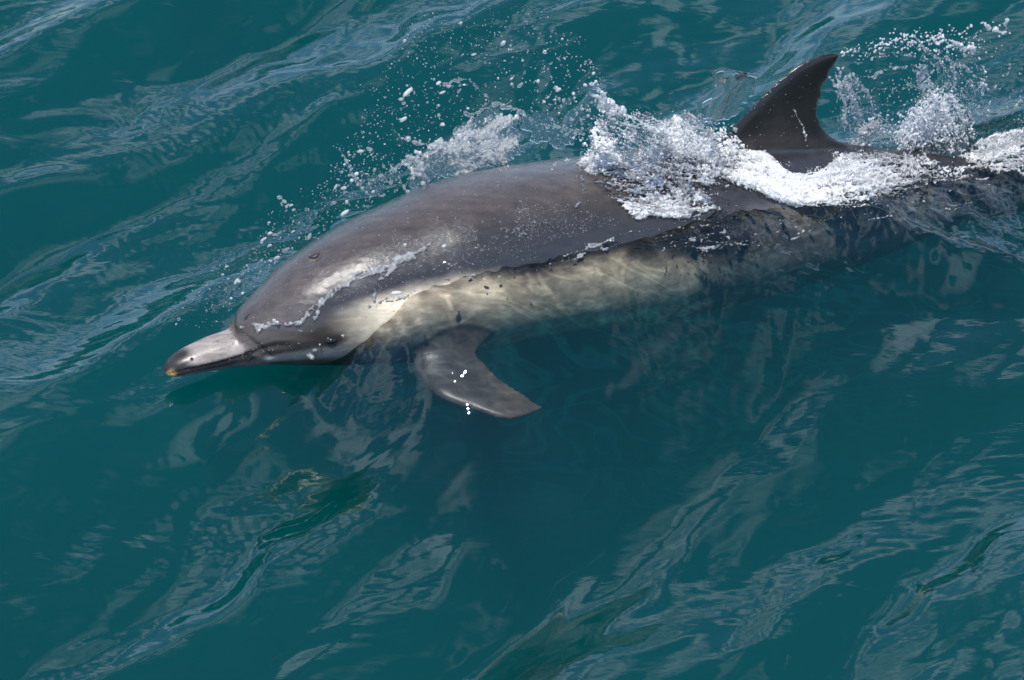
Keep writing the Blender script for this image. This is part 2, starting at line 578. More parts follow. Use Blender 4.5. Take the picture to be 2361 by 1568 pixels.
# flukes, beyond the frame
e = SPC[-1]; tt = tan[-1]; sd = SIDE[-1]
for sg in (1, -1):
    la = [e - tt * .10, e + tt * .02 + sd * sg * .08, e + tt * .10 + sd * sg * .17, e + tt * .19 + sd * sg * .235]
    lb = [e + tt * .09, e + tt * .10 + sd * sg * .07, e + tt * .15 + sd * sg * .16, e + tt * .20 + sd * sg * .24]
    fin_shell(la, lb, np.array([0, 0, 1.0]), .025, n=30)
bmesh.ops.recalc_face_normals(bm, faces=bm.faces)
raw = bpy.data.meshes.new('body_raw')
bm.to_mesh(raw); bm.free()
tmp = bpy.data.objects.new('body_raw', raw)
COL.objects.link(tmp)
md = tmp.modifiers.new('remesh', 'REMESH'); md.mode = 'VOXEL'; md.voxel_size = .0034
md2 = tmp.modifiers.new('smooth', 'SMOOTH'); md2.factor = .5; md2.iterations = 8
dg = bpy.context.evaluated_depsgraph_get()
ev = tmp.evaluated_get(dg)
body_me = bpy.data.meshes.new_from_object(ev)
bpy.data.objects.remove(tmp); bpy.data.meshes.remove(raw)
body_me.name = 'body'
nv = len(body_me.vertices)
co = np.empty(nv * 3, np.float32); body_me.vertices.foreach_get('co', co); co = co.reshape(-1, 3).astype(float)
no = np.empty(nv * 3, np.float32); body_me.vertices.foreach_get('normal', no); no = no.reshape(-1, 3).astype(float)
# station and angle of every vertex
si = np.empty(nv, int)
for a in range(0, nv, 8000):
    dd = ((co[a:a + 8000, None, :] - SPC[None]) ** 2).sum(-1)
    si[a:a + 8000] = dd.argmin(1)
rel = co - SPC[si]
uy = np.einsum('ij,ij->i', rel, UPB[si]) / SPB[si]
ux = np.einsum('ij,ij->i', rel, SIDE[si]) / SPA[si]
VS = ss[si] + np.einsum('ij,ij->i', rel, tan[si])
VT = np.degrees(np.arctan2(np.abs(ux), uy))          # 0 back .. 180 belly, both sides alike
VR = np.hypot(ux, uy)
fin_w = sstep(1.10, 1.32, VR)                          # 1 on fins


BODY_BVH = BVHTree.FromPolygons([Vector(v) for v in co], [p.vertices[:] for p in body_me.polygons])


def s_of_px(px, py):
    d = unit(ray(px, py))
    h = BODY_BVH.ray_cast(Vector(CAM), Vector(d))
    p = np.array(h[0]) if h[0] is not None else np.array(BODY_BVH.find_nearest(Vector(on_side(px, py)))[0])
    i = int(((SPC - p) ** 2).sum(1).argmin())
    r_ = p - SPC[i]
    return ss[i] + np.dot(r_, tan[i]), math.atan2(abs(np.dot(r_, SIDE[i]) / SPA[i]), np.dot(r_, UPB[i]) / SPB[i])


def curve_px(pts):
    """a body line read off the photograph as (station, angle) control points"""
    a = sorted([s_of_px(*p) for p in pts])
    xs = [a[0][0]]; ys = [math.degrees(a[0][1])]
    for s_, t_ in a[1:]:
        if s_ > xs[-1] + .004:
            xs.append(s_); ys.append(math.degrees(t_))
    return lambda s: pchip(xs, ys, s)


cream_top = curve_px([(700, 755), (780, 718), (850, 692), (950, 665), (1050, 642), (1150, 632), (1230, 640), (1300, 618), (1400, 602), (1550, 598), (1700, 600), (1900, 560), (2200, 470)])
jaw_line = curve_px([(395, 860), (450, 848), (500, 838), (560, 822), (620, 800), (680, 795)])

S_CREASE = s_of_px(550, 790)[0]
S_EYE, T_EYE = s_of_px(764, 785)
S_BLOW = s_of_px(722, 591)[0]

n1 = fbm(VS * 30, VT * .12, 5) - .5
n2 = fbm(VS * 9 + 4, VT * .05, 9) - .5
colr = np.empty((nv, 3))
cape = np.array([.053, .042, .036]); dark = np.array([.016, .014, .014]); cream = np.array([.80, .69, .52])
grey = np.array([.20, .20, .20]); white = np.array([.55, .55, .52]); pale = np.array([.23, .20, .18]); tan_c = np.array([.50, .30, .12])


def lay(c, w):
    global colr
    w = np.clip(w, 0, 1)[:, None]
    colr = colr * (1 - w) + np.asarray(c) * w


colr[:] = cape
ctop = cream_top(VS) + 7 * n1 + 10 * n2
# dark lower border of the cape
lay(cape * .36, sstep(-58, -22, VT - ctop) * sstep(.22, .34, VS))
lay(dark, sstep(-38, -14, VT - ctop) * sstep(.22, .34, VS))
# cream flank patch, fading behind the dorsal fin into grey
lay(cream, sstep(-8, 9, VT - ctop + 10 * n1) * sstep(.265, .43, VS) * (.84 + .7 * n2) * (1 - sstep(.92, 1.16, VS)))
lay(grey, sstep(-4, 8, VT - ctop) * sstep(.90, 1.12, VS))
lay([.17, .165, .165], sstep(1.05, 1.22, VS) * (1 - sstep(130, 160, VT)) * .85)
# white belly
lay(white, sstep(128, 142, VT + 10 * n2) * sstep(.20, .35, VS))
lay(grey * 1.3, sstep(118, 128, VT + 8 * n2) * (1 - sstep(126, 140, VT)) * sstep(.24, .34, VS) * (1 - sstep(.75, 1.0, VS)) * .8)
# lower jaw stripe from flipper to beak
lay(dark * 1.4, sstep(116, 122, VT) * (1 - sstep(134, 140, VT)) * sstep(.26, .32, VS) * (1 - sstep(.50, .56, VS)))
# face: grey cheek
face = sstep(S_CREASE, S_CREASE + .03, VS) * (1 - sstep(.27, .36, VS))
lay([.22, .205, .19], face * sstep(82, 98, VT) * (1 - sstep(118, 128, VT)))
lay(dark * 2, face * sstep(108, 118, VT))
lay(dark * 1.5, face * np.exp(-((VT - math.degrees(T_EYE) - 2) / 6.5) ** 2) * (1 - sstep(S_EYE, S_EYE + .03, VS)) * .9)
# beak
bk = 1 - sstep(S_CREASE - .012, S_CREASE + .006, VS - .0004 * np.clip(VT - 30, 0, 90))
lay(pale, bk)
lay(dark * 3, bk * sstep(.02, .3, n1) * .5)
jl = jaw_line(VS)
lay(dark, bk * sstep(-16, -4, VT - jl + 14 * n1))
lay([.12, .11, .105], bk * sstep(14, 30, VT - jl))
lay(dark * 1.6, (1 - sstep(.028, .048, VS + .0002 * (VT - 60))) * (1 - sstep(100, 120, VT)))
lay(tan_c, (1 - sstep(.004, .016, VS)) * sstep(30, 70, VT))
lay(dark, np.exp(-((VT - jl) / 5.0) ** 2) * (1 - sstep(.20, .24, VS)))
# eye patch and stripe
de = np.hypot((VS - S_EYE) * .55, np.radians(VT - math.degrees(T_EYE)) * .1)
lay(dark * 1.5, (1 - sstep(.007, .019, de)) * .97)
# fins
below = (rel @ np.array([0, 0, 1.0])) < .06
lay([.007, .0058, .0052], sstep(1.02, 1.2, VR) * (VT < 60) * sstep(.85, .95, VS))
lay([.085, .070, .062], sstep(1.0, 1.1, VR) * below * (VS > .3) * (VS < .9))
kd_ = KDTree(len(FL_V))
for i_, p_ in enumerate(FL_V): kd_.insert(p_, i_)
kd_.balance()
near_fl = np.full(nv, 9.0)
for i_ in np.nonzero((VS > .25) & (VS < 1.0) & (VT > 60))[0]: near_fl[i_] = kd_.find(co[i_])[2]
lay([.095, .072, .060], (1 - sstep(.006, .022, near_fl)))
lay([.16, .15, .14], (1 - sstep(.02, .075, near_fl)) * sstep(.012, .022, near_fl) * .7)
lay([.06, .052, .05], sstep(88, 112, VT) * sstep(.36, .42, VS) * (1 - sstep(.50, .58, VS)) * .8)
lay(dark, (1 - sstep(40, 60, VT)) * sstep(.95, 1.1, VS) * (1 - fin_w))
colr *= (1 + .5 * n1[:, None] * .5)
set_attr(body_me, 'pigment', np.clip(colr, .004, .9))
# lower cape carries a broken film of water
film = sstep(-96, -70, VT - ctop + 24 * n2) * (1 - sstep(2, 12, VT - ctop)) * sstep(.12, .19, VS) * (1 - sstep(1.2, 1.5, VS))
set_attr(body_me, 'film', np.clip(film, 0, 1))
# grooves: crease round the melon, mouth line, blowhole
grv = -.0035 * np.exp(-((VS - S_CREASE - .0004 * VT) / .006) ** 2) * (VT < 100)
grv += -.0025 * np.exp(-((VT - jl) / 5.0) ** 2) * (1 - sstep(.20, .24, VS))
db = np.hypot((VS - S_BLOW) / .016, (np.radians(VT) * .11) / .008)
grv += -.006 * np.exp(-db ** 2)
grv += .0005 * film * (fbm(co[:, 0] * 110, co[:, 1] * 110 + co[:, 2] * 170, 33, 3) - .5) * 2
co += no * grv[:, None]
body_me.vertices.foreach_set('co', co.astype(np.float32).ravel())
body_me.update()
body_me.polygons.foreach_set('use_smooth', np.ones(len(body_me.polygons), dtype=bool))

m_skin, n, l = new_mat('wet_skin')
out = nd(n, 'ShaderNodeOutputMaterial')
bs = nd(n, 'ShaderNodeBsdfPrincipled', i_Roughness=0.36)
bs.inputs['Specular IOR Level'].default_value = 0.3
bs.inputs['Coat Weight'].default_value = 0.35
bs.inputs['Coat Roughness'].default_value = 0.16
bs.inputs['Coat IOR'].default_value = 1.42
at = nd(n, 'ShaderNodeAttribute', attribute_name='pigment')
af = nd(n, 'ShaderNodeAttribute', attribute_name='film')
tc = nd(n, 'ShaderNodeTexCoord')
nz = nd(n, 'ShaderNodeTexNoise', i_Scale=55.0, i_Detail=6.0, i_Roughness=0.6)
l.new(tc.outputs['Object'], nz.inputs['Vector'])
mr = nd(n, 'ShaderNodeMapRange')
mr.inputs[1].default_value = .3; mr.inputs[2].default_value = .7; mr.inputs[3].default_value = .82; mr.inputs[4].default_value = 1.15
l.new(nz.outputs[0], mr.inputs[0])
# small dark flecks in the skin
vo = nd(n, 'ShaderNodeTexVoronoi', i_Scale=42.0)
l.new(tc.outputs['Object'], vo.inputs['Vector'])
fk = nd(n, 'ShaderNodeMapRange'); fk.inputs[1].default_value = .04; fk.inputs[2].default_value = .11; fk.inputs[3].default_value = .55; fk.inputs[4].default_value = 1.0
l.new(vo.outputs['Distance'], fk.inputs[0])
mu0 = nd(n, 'ShaderNodeMath', operation='MULTIPLY')
l.new(mr.outputs[0], mu0.inputs[0]); l.new(fk.outputs[0], mu0.inputs[1])
mps = nd(n, 'ShaderNodeMapping'); mps.inputs['Rotation'].default_value = (0, 0, R(-26)); mps.inputs['Scale'].default_value = (5, 70, 70)
l.new(tc.outputs['Object'], mps.inputs[0])
nst = nd(n, 'ShaderNodeTexNoise', i_Scale=1.0, i_Detail=5.0, i_Roughness=0.65, i_Distortion=0.4)
l.new(mps.outputs[0], nst.inputs['Vector'])
mst = nd(n, 'ShaderNodeMapRange'); mst.inputs[1].default_value = .25; mst.inputs[2].default_value = .75; mst.inputs[3].default_value = .62; mst.inputs[4].default_value = 1.45
l.new(nst.outputs[0], mst.inputs[0])
mu1 = nd(n, 'ShaderNodeMath', operation='MULTIPLY'); l.new(mu0.outputs[0], mu1.inputs[0]); l.new(mst.outputs[0], mu1.inputs[1])
mu = nd(n, 'ShaderNodeMix', data_type='RGBA', blend_type='MULTIPLY'); mu.inputs[0].default_value = 1.0
l.new(at.outputs['Color'], mu.inputs[6]); l.new(mu1.outputs[0], mu.inputs[7])
l.new(mu.outputs[2], bs.inputs['Base Color'])
# relief: faint everywhere, lumpy water film on the lower cape
nb1 = nd(n, 'ShaderNodeTexNoise', i_Scale=160.0, i_Detail=3.0)
l.new(tc.outputs['Object'], nb1.inputs['Vector'])
b1 = nd(n, 'ShaderNodeBump', i_Strength=0.12, i_Distance=0.002)
l.new(nb1.outputs[0], b1.inputs['Height'])
nb2 = nd(n, 'ShaderNodeTexNoise', i_Scale=330.0, i_Detail=3.0, i_Roughness=0.6, i_Distortion=0.3)
l.new(tc.outputs['Object'], nb2.inputs['Vector'])
b2 = nd(n, 'ShaderNodeBump', i_Distance=0.0013)
l.new(nb2.outputs[0], b2.inputs['Height']); l.new(b1.outputs[0], b2.inputs['Normal'])
fm = nd(n, 'ShaderNodeMath', operation='MULTIPLY'); fm.inputs[1].default_value = .9
l.new(af.outputs['Fac'], fm.inputs[0]); l.new(fm.outputs[0], b2.inputs['Strength'])
l.new(b1.outputs[0], bs.inputs['Normal']); l.new(b2.outputs[0], bs.inputs['Coat Normal'])
cr = nd(n, 'ShaderNodeMapRange'); cr.inputs[3].default_value = .26; cr.inputs[4].default_value = .03
l.new(af.outputs['Fac'], cr.inputs[0]); l.new(cr.outputs[0], bs.inputs['Coat Roughness'])
cw = nd(n, 'ShaderNodeMapRange'); cw.inputs[3].default_value = .06; cw.inputs[4].default_value = 1.0
l.new(af.outputs['Fac'], cw.inputs[0]); l.new(cw.outputs[0], bs.inputs['Coat Weight'])
l.new(bs.outputs[0], out.inputs['Surface'])

dolphin = link('dolphin', None, label='grey dolphin with cream flank surfacing and swimming left through green water', cat='dolphin')
dolphin.location = (TIP + HDIR * .8) * np.array([1, 1, 0])
body_me.transform(Matrix.Translation(-dolphin.location))
body = link('body', body_me, m_skin, dolphin)

# eye: a small wet ball in its lid
eh = BODY_BVH.ray_cast(Vector(CAM), Vector(unit(ray(764, 786))))
bme = bmesh.new()
bmesh.ops.create_uvsphere(bme, u_segments=20, v_segments=12, radius=1.0)
en = np.array(eh[1]); ex = unit(np.array([1, -.12, .1]) - en * np.dot(en, [1, -.12, .1])); ey = np.cross(en, ex)
for v in bme.verts:
    p = np.array(eh[0]) - en * .004 + ex * (v.co.x * .0125) + ey * (v.co.y * .0062) + en * (v.co.z * .0085) - np.array(dolphin.location)
    v.co = p
for f in bme.faces: f.smooth = True
eme = bpy.data.meshes.new('eye'); bme.to_mesh(eme); bme.free()
m_eye, n, l = new_mat('eye')
out = nd(n, 'ShaderNodeOutputMaterial'); b_ = nd(n, 'ShaderNodeBsdfPrincipled', i_Roughness=.08)
b_.inputs['Base Color'].default_value = (.008, .007, .007, 1); l.new(b_.outputs[0], out.inputs['Surface'])
link('eye', eme, m_eye, dolphin)
# blowhole: dark half-moon slit on top of the head
bh = BODY_BVH.ray_cast(Vector(CAM), Vector(unit(ray(722, 590))))
bn = np.array(bh[1]); bx = unit(np.array([.75, .1, .55]) - bn * np.dot(bn, [.75, .1, .55])); by = np.cross(bn, bx)
bme = bmesh.new(); bmesh.ops.create_uvsphere(bme, u_segments=18, v_segments=10, radius=1.0)
for v in bme.verts:
    v.co = np.array(bh[0]) - bn * .0035 + bx * (v.co.x * .0150 ) + by * (v.co.y * .0048 + .005 * v.co.x * v.co.x) + bn * (v.co.z * .0042) - np.array(dolphin.location)
for f in bme.faces: f.smooth = True
hme = bpy.data.meshes.new('blowhole'); bme.to_mesh(hme); bme.free()
m_hole, n, l = new_mat('blowhole')
out = nd(n, 'ShaderNodeOutputMaterial'); b_ = nd(n, 'ShaderNodeBsdfPrincipled', i_Roughness=.5)
b_.inputs['Base Color'].default_value = (.006, .005, .005, 1); l.new(b_.outputs[0], out.inputs['Surface'])
link('blowhole', hme, m_hole, dolphin)

# ------------------------------------------------------------------ thrown water and foam
WATER_BVH = BVHTree.FromPolygons([Vector(v) for v in vt[:ny * nx]],
                                 [tuple(f) for f in q[:(ny - 1) * (nx - 1)].tolist()])


def hit(px, py, lift=0.0):
    """nearest point of dolphin or sea under a photograph pixel, lifted along its normal"""
    d = Vector(unit(ray(px, py))); c = Vector(CAM)
    a = BODY_BVH.ray_cast(c, d); b = WATER_BVH.ray_cast(c, d)
    h = a if (a[0] is not None and (b[0] is None or a[3] < b[3])) else b
    nrm = Vector(h[1])
    if nrm.z < 0: nrm.negate()
    return np.array(h[0] + nrm * lift)


def thrown_mat(name, white):
    """clear water that turns white where the 'air' attribute says it is full of bubbles"""
    m, n, l = new_mat(name)
    out = nd(n, 'ShaderNodeOutputMaterial')
    at = nd(n, 'ShaderNodeAttribute', attribute_name='air')
    tc = nd(n, 'ShaderNodeTexCoord')
    nz = nd(n, 'ShaderNodeTexNoise', i_Scale=150.0, i_Detail=4.0, i_Roughness=.7)
    l.new(tc.outputs['Object'], nz.inputs['Vector'])
    bp = nd(n, 'ShaderNodeBump', i_Strength=.25, i_Distance=.002); l.new(nz.outputs[0], bp.inputs['Height'])
    gs = nd(n, 'ShaderNodeBsdfGlass', i_Roughness=.04, i_IOR=1.333)
    l.new(bp.outputs[0], gs.inputs['Normal'])
    bp2 = nd(n, 'ShaderNodeBump', i_Strength=.25, i_Distance=.002); l.new(nz.outputs[0], bp2.inputs['Height'])
    pr = nd(n, 'ShaderNodeBsdfPrincipled', i_Roughness=.25)
    pr.inputs['Base Color'].default_value = (white, white, white, 1)
    pr.inputs['Subsurface Weight'].default_value = 1.0
    pr.inputs['Subsurface Radius'].default_value = (1, 1, 1)
    pr.inputs['Subsurface Scale'].default_value = .012
    l.new(bp2.outputs[0], pr.inputs['Normal'])
    tl = nd(n, 'ShaderNodeBsdfTranslucent'); tl.inputs['Color'].default_value = (white, white, white, 1)
    m1 = nd(n, 'ShaderNodeMixShader'); m1.inputs[0].default_value = .35
    l.new(pr.outputs[0], m1.inputs[1]); l.new(tl.outputs[0], m1.inputs[2])
    m2 = nd(n, 'ShaderNodeMixShader')
    l.new(at.outputs['Fac'], m2.inputs[0]); l.new(gs.outputs[0], m2.inputs[1]); l.new(m1.outputs[0], m2.inputs[2])
    l.new(m2.outputs[0], out.inputs['Surface'])
    return m


M_THROWN = thrown_mat('thrown_water', .92)

# unit icosphere for soups
_b = bmesh.new(); bmesh.ops.create_icosphere(_b, subdivisions=1, radius=1.0)
_b.verts.index_update()
ICO_V = np.array([v.co[:] for v in _b.verts]); ICO_F = np.array([[v.index for v in f.verts] for f in _b.faces]); _b.free()
_b = bmesh.new(); bmesh.ops.create_icosphere(_b, subdivisions=2, radius=1.0)
ICO2_V = np.array([v.co[:] for v in _b.verts]); ICO2_F = np.array([[v.index for v in f.verts] for f in _b.faces]); _b.free()


def soup(pts, rad, V=ICO_V, F=ICO_F, stretch=None):
    pts = np.asarray(pts); rad = np.asarray(rad)
    v = V[None] * (rad[:, None, None] if rad.ndim == 1 else rad[:, None, :]) + pts[:, None, :]
    f = F[None] + (np.arange(len(pts)) * len(V))[:, None, None]
    return v.reshape(-1, 3), f.reshape(-1, 3)


def liquid(name, pts, rad, air, label, cat, voxel=.0021, smooth=3, group=None, kind=None):
    """one body of thrown water: drops run together into a single skin"""
    pts = np.asarray(pts); rad = np.asarray(rad); air = np.asarray(air)
    v, f = soup(pts, rad)
    raw = mesh_np('raw', v, f, False)
    t = bpy.data.objects.new('raw', raw); COL.objects.link(t)
    md = t.modifiers.new('r', 'REMESH'); md.mode = 'VOXEL'; md.voxel_size = voxel
    if smooth:
        ms = t.modifiers.new('s', 'SMOOTH'); ms.factor = .5; ms.iterations = smooth
    dg = bpy.context.evaluated_depsgraph_get()
    me = bpy.data.meshes.new_from_object(t.evaluated_get(dg))
    bpy.data.objects.remove(t); bpy.data.meshes.remove(raw)
    me.name = name
    k = KDTree(len(pts))
    for i, p in enumerate(pts): k.insert(p, i)
    k.balance()
    arr = np.array([air[k.find(vv.co)[1]] for vv in me.vertices], np.float32)
    set_attr(me, 'air', arr)
    c = pts.mean(0)
    me.transform(Matrix.Translation(Vector(-c)))
    me.polygons.foreach_set('use_smooth', np.ones(len(me.polygons), dtype=bool))
    o = link(name, me, M_THROWN, None, label, cat, group, kind)
    o.location = c
    return o


def in_poly(x, y, poly):
    ins = np.zeros(len(x), bool)
    n = len(poly)
    for a in range(n):
        x0, y0 = poly[a]; x1, y1 = poly[(a + 1) % n]
        c = ((y0 > y) != (y1 > y)) & (x < (x1 - x0) * (y - y0) / (y1 - y0 + 1e-9) + x0)
        ins ^= c
    return ins


def scatter(poly, n, seed):
    r = np.random.default_rng(seed)
    P = np.array(poly, float)
    x = r.uniform(P[:, 0].min(), P[:, 0].max(), n * 4); y = r.uniform(P[:, 1].min(), P[:, 1].max(), n * 4)
    wx = (fbm(x * .03, y * .03, seed + 900, 4) - .5) * 70; wy = (fbm(x * .03 + 50, y * .03, seed + 901, 4) - .5) * 60
    m = in_poly(x + wx, y + wy, poly)
    return x[m][:n], y[m][:n], r


class Splash:
    """collects the drops of one splash"""
    def __init__(self): self.p, self.r, self.a = [], [], []

    def add(self, p, r, a):
        self.p.append(p); self.r.append(r); self.a.append(a)

    def strand(self, pts, r0, r1, off=0.0, air=.15, beads=.5, seed=0, wob=4.0, place=None, step=2.2):
        """ligament through photograph points, thick to thin, with beads"""
        rr = np.random.default_rng(seed)
        P = np.array(pts, float)
        u = np.concatenate([[0], np.cumsum(np.hypot(*np.diff(P, axis=0).T))])
        L = u[-1]; m = max(3, int(L / step))
        t = np.linspace(0, L, m)
        x = pchip(u, P[:, 0], t); y = pchip(u, P[:, 1], t)
        x = x + wob * (fbm(t * .03, t * 0 + seed, seed, 3) - .5) * 2; y = y + wob * (fbm(t * .03, t * 0 + 7, seed + 5, 3) - .5) * 2
        rad = r0 + (r1 - r0) * t / L
        rad = rad * ((.30 + 1.2 * vnoise(t * .10, t * 0, seed + 3)) if beads else (.75 + .5 * vnoise(t * .02, t * 0, seed + 3)))
        for i in range(m):
            r_ = rad[i]
            if rr.random() < .12 * beads: r_ *= 1.9
            if rr.random() < .10 * beads: continue
            o_ = off(t[i] / L) if callable(off) else off
            p = place(x[i], y[i]) if place else on_side(x[i], y[i], o_)
            if not beads:
                self.add(p, r_, air); continue
            self.add(p + rr.normal(0, r_ * .5, 3), r_ * rr.uniform(.7, 1.1), min(1, air * rr.uniform(.8, 1.2)))

    def sheet(self, poly, n, off, thick=.0022, air=.1, holes=.42, hs=.02, seed=1, place=None, jit=.002, ang=0.0, st=2.0, rvar=.5):
        """thin torn sheet over a photograph outline"""
        x, y, r = scatter(poly, n, seed)
        ca, sa = math.cos(ang), math.sin(ang)
        xr = (x * ca + y * sa) * hs / st; yr = (-x * sa + y * ca) * hs
        g = fbm(xr, yr, seed, 4)
        m = g > holes
        for xx, yy, gg in zip(x[m], y[m], g[m]):
            o_ = off(xx, yy) if callable(off) else off
            p = place(xx, yy) if place else on_side(xx, yy, o_)
            a_ = air(xx, yy, gg) if callable(air) else air
            self.add(p + r.normal(0, jit, 3), thick * (1 - rvar + 2 * rvar * r.random()) , a_)

    def foam(self, poly, n, lift=.012, rad=(.0014, .0038), air=.95, holes=.40, hs=.03, seed=1, ang=0.0, st=2.5, place=None, edge=None):
        """bubbly foam heaped over dolphin or sea"""
        x, y, r = scatter(poly, n, seed)
        ca, sa = math.cos(ang), math.sin(ang)
        xr = (x * ca + y * sa) * hs / st; yr = (-x * sa + y * ca) * hs
        g = fbm(xr, yr, seed, 5)
        m = g > holes
        for xx, yy, gg in zip(x[m], y[m], g[m]):
            h = lift * min(1.0, (gg - holes) / .12)
            p = hit(xx, yy, h * r.random() ** .7)
            a_ = air if not callable(air) else air(xx, yy, gg)
            self.add(p, r.uniform(*rad), float(np.clip(a_ + r.normal(0, .12), 0, 1)))

    def bundle(self, A, B, n, r=(.0009, .0020), off=0.0, air=(.1, .7), seed=0, place=None, wob=8, span=(.2, .7), lift=(.002, .012)):
        """many torn strands running between and along two guide lines"""
        rr = np.random.default_rng(seed)
        A = np.array(A, float); B = np.array(B, float)
        uu = np.linspace(0, 1, len(A)); ub = np.linspace(0, 1, len(B))
        for k in range(n):
            w = rr.random(); ln = rr.uniform(*span); u0 = rr.uniform(-.02, 1.02 - ln)
            w2 = w + rr.normal(0, .07)
            t = np.linspace(u0, u0 + ln, 7)
            ww = np.linspace(w, w2, 7)
            x = pchip(uu, A[:, 0], t) * (1 - ww) + pchip(ub, B[:, 0], t) * ww
            y = pchip(uu, A[:, 1], t) * (1 - ww) + pchip(ub, B[:, 1], t) * ww
            if max(np.hypot(np.diff(x), np.diff(y))) < .3: continue
            lf = rr.uniform(*lift)
            pl = (lambda X, Y, lf=lf: hit(X, Y, lf)) if place == 'hit' else None
            of = off if not isinstance(off, tuple) else rr.uniform(*off)
            ra = rr.uniform(*r)
            self.strand(list(zip(x, y)), ra * rr.uniform(.6, 1.3), ra, of, air=rr.uniform(*air), beads=1.2, seed=seed * 131 + k, wob=wob, place=pl, step=1.7)

    def drops(self, poly, n, off=(-.1, .1), rad=(.0008, .003), air=.2, seed=1, pw=2.5):
        x, y, r = scatter(poly, n, seed)
        for xx, yy in zip(x, y):
            p = on_side(xx, yy, r.uniform(*off))
            self.add(p, rad[0] + (rad[1] - rad[0]) * r.random() ** pw, air if r.random() < .7 else .6)

    def make(self, name, label, cat='splash', **kw):
        return liquid(name, self.p, self.r, self.a, label, cat, **kw)


# A: torn sheet thrown up from the far side of the back
S = Splash()
offA = lambda x, y: -.10 - .0006 * (440 - y)
S.sheet([(940, 436), (935, 380), (985, 350), (1060, 310), (1085, 262), (1130, 250), (1200, 262), (1205, 320), (1225, 350), (1190, 372), (1100, 390), (1020, 414)], 6500, offA, holes=.36, seed=11, air=lambda x, y, g: .02 + .45 * (g > .63), ang=-.5, thick=.0019, jit=.0010)
S.sheet([(1190, 255), (1260, 272), (1350, 302), (1330, 318), (1272, 342), (1235, 322), (1200, 300)], 2200, offA, holes=.18, seed=12, air=.0, jit=.0008)
S.strand([(1024, 197), (1050, 185), (1075, 183), (1110, 210), (1150, 238), (1195, 258), (1260, 290), (1345, 305)], .0022, .0038, -.16, seed=1)
S.strand([(1024, 197), (1048, 200), (1085, 195), (1100, 210)], .0022, .003, -.16, seed=2)
S.strand([(1150, 238), (1120, 250), (1090, 262), (1070, 262)], .002, .0035, -.15, seed=3)
S.strand([(905, 300), (930, 318), (960, 332), (1000, 338), (1010, 360)], .0020, .004, -.13, seed=4, air=.3)
S.strand([(785, 345), (800, 372), (815, 405), (832, 432), (858, 452), (885, 450)], .0020, .0032, -.11, seed=5, air=.3)
S.strand([(832, 420), (860, 412), (890, 412), (905, 392), (930, 378), (960, 372)], .0020, .0032, -.11, seed=6)
S.strand([(885, 450), (915, 440), (925, 428)], .0018, .002, -.11, seed=7)
S.strand([(898, 378), (915, 402), (938, 438)], .0024, .0038, -.10, seed=8, air=.35)
S.strand([(962, 352), (968, 385), (990, 424)], .0035, .0045, -.10, seed=9, air=.4)
S.strand([(1010, 345), (985, 355), (962, 372)], .003, .004, -.11, seed=10, air=.4)
S.strand([(1000, 338), (1060, 318), (1090, 270)], .0025, .003, -.13, seed=15, air=.3)
S.drops([(860, 450), (900, 380), (1000, 320), (1200, 270), (1330, 300), (1200, 375), (1000, 425)], 420, (-.2, -.06), (.0008, .0022), seed=13)
S.bundle([(930, 430), (960, 370), (1050, 310), (1120, 255)], [(1030, 420), (1100, 385), (1190, 350), (1210, 280)], 70, off=(-.20, -.10), air=(.0, .5), seed=212, r=(.0007, .0015), wob=10)
S.foam([(930, 440), (1010, 415), (1100, 396), (1200, 380), (1190, 368), (1000, 392), (925, 420)], 1500, lift=.006, holes=.44, seed=14, air=.6, rad=(.0006, .0013))
S.make('splash_sheet', 'thin torn sheet of clear water thrown up behind the back left of the foam', voxel=.0012, smooth=2, kind='stuff')

# B: broken white water in front of the fin
S = Splash()
offB = lambda x, y: .0 + .0006 * (y - 300)
airB = lambda x, y, g: .08 + .85 * sstep(.49, .60, g)
S.sheet([(1360, 350), (1390, 300), (1376, 240), (1395, 222), (1440, 248), (1500, 262), (1560, 268), (1620, 278), (1670, 300), (1690, 330), (1640, 380), (1560, 400), (1480, 400), (1400, 380)], 6500, offB, holes=.46, seed=21, air=airB, ang=.7, jit=.0022, thick=.0019, hs=.028, st=3)
S.sheet([(1480, 330), (1600, 290), (1690, 330), (1720, 400), (1660, 470), (1560, 470), (1500, 420)], 4500, 0, holes=.50, seed=22, air=airB, ang=.9, place=lambda x, y: hit(x, y, .010), jit=.003, thick=.0020, hs=.03, st=3)
S.foam([(1340, 365), (1370, 340), (1410, 350), (1450, 372), (1420, 392), (1360, 385)], 2600, lift=.009, holes=.34, seed=23, rad=(.0006, .0013), hs=.05)
S.foam([(1270, 380), (1340, 368), (1480, 378), (1560, 375), (1560, 398), (1440, 404), (1330, 394)], 2200, lift=.005, holes=.47, seed=24, air=.55, rad=(.001, .0020), hs=.05)
S.foam([(1420, 480), (1500, 455), (1600, 440), (1650, 470), (1600, 502), (1540, 514), (1480, 502)], 5200, lift=.009, holes=.42, seed=25, ang=-.15, st=4, hs=.06, air=lambda x, y, g: .45 + .5 * sstep(.5, .6, g), rad=(.0006, .0013))
S.foam([(1540, 400), (1650, 320), (1730, 360), (1710, 450), (1640, 490), (1560, 480)], 5200, lift=.010, holes=.47, seed=26, air=lambda x, y, g: .2 + .6 * sstep(.52, .62, g), ang=.9, st=4, hs=.06, rad=(.0006, .0013))
S.strand([(1360, 196), (1378, 192), (1385, 210), (1395, 232), (1420, 250)], .004, .005, .0, seed=20, air=.6)
S.strand([(1372, 225), (1395, 240), (1440, 250)], .003, .005, .0, seed=21, air=.6)
S.strand([(1340, 345), (1335, 400), (1345, 440), (1330, 480)], .0018, .0026, seed=22, place=lambda x, y: hit(x, y, .003), air=.15)
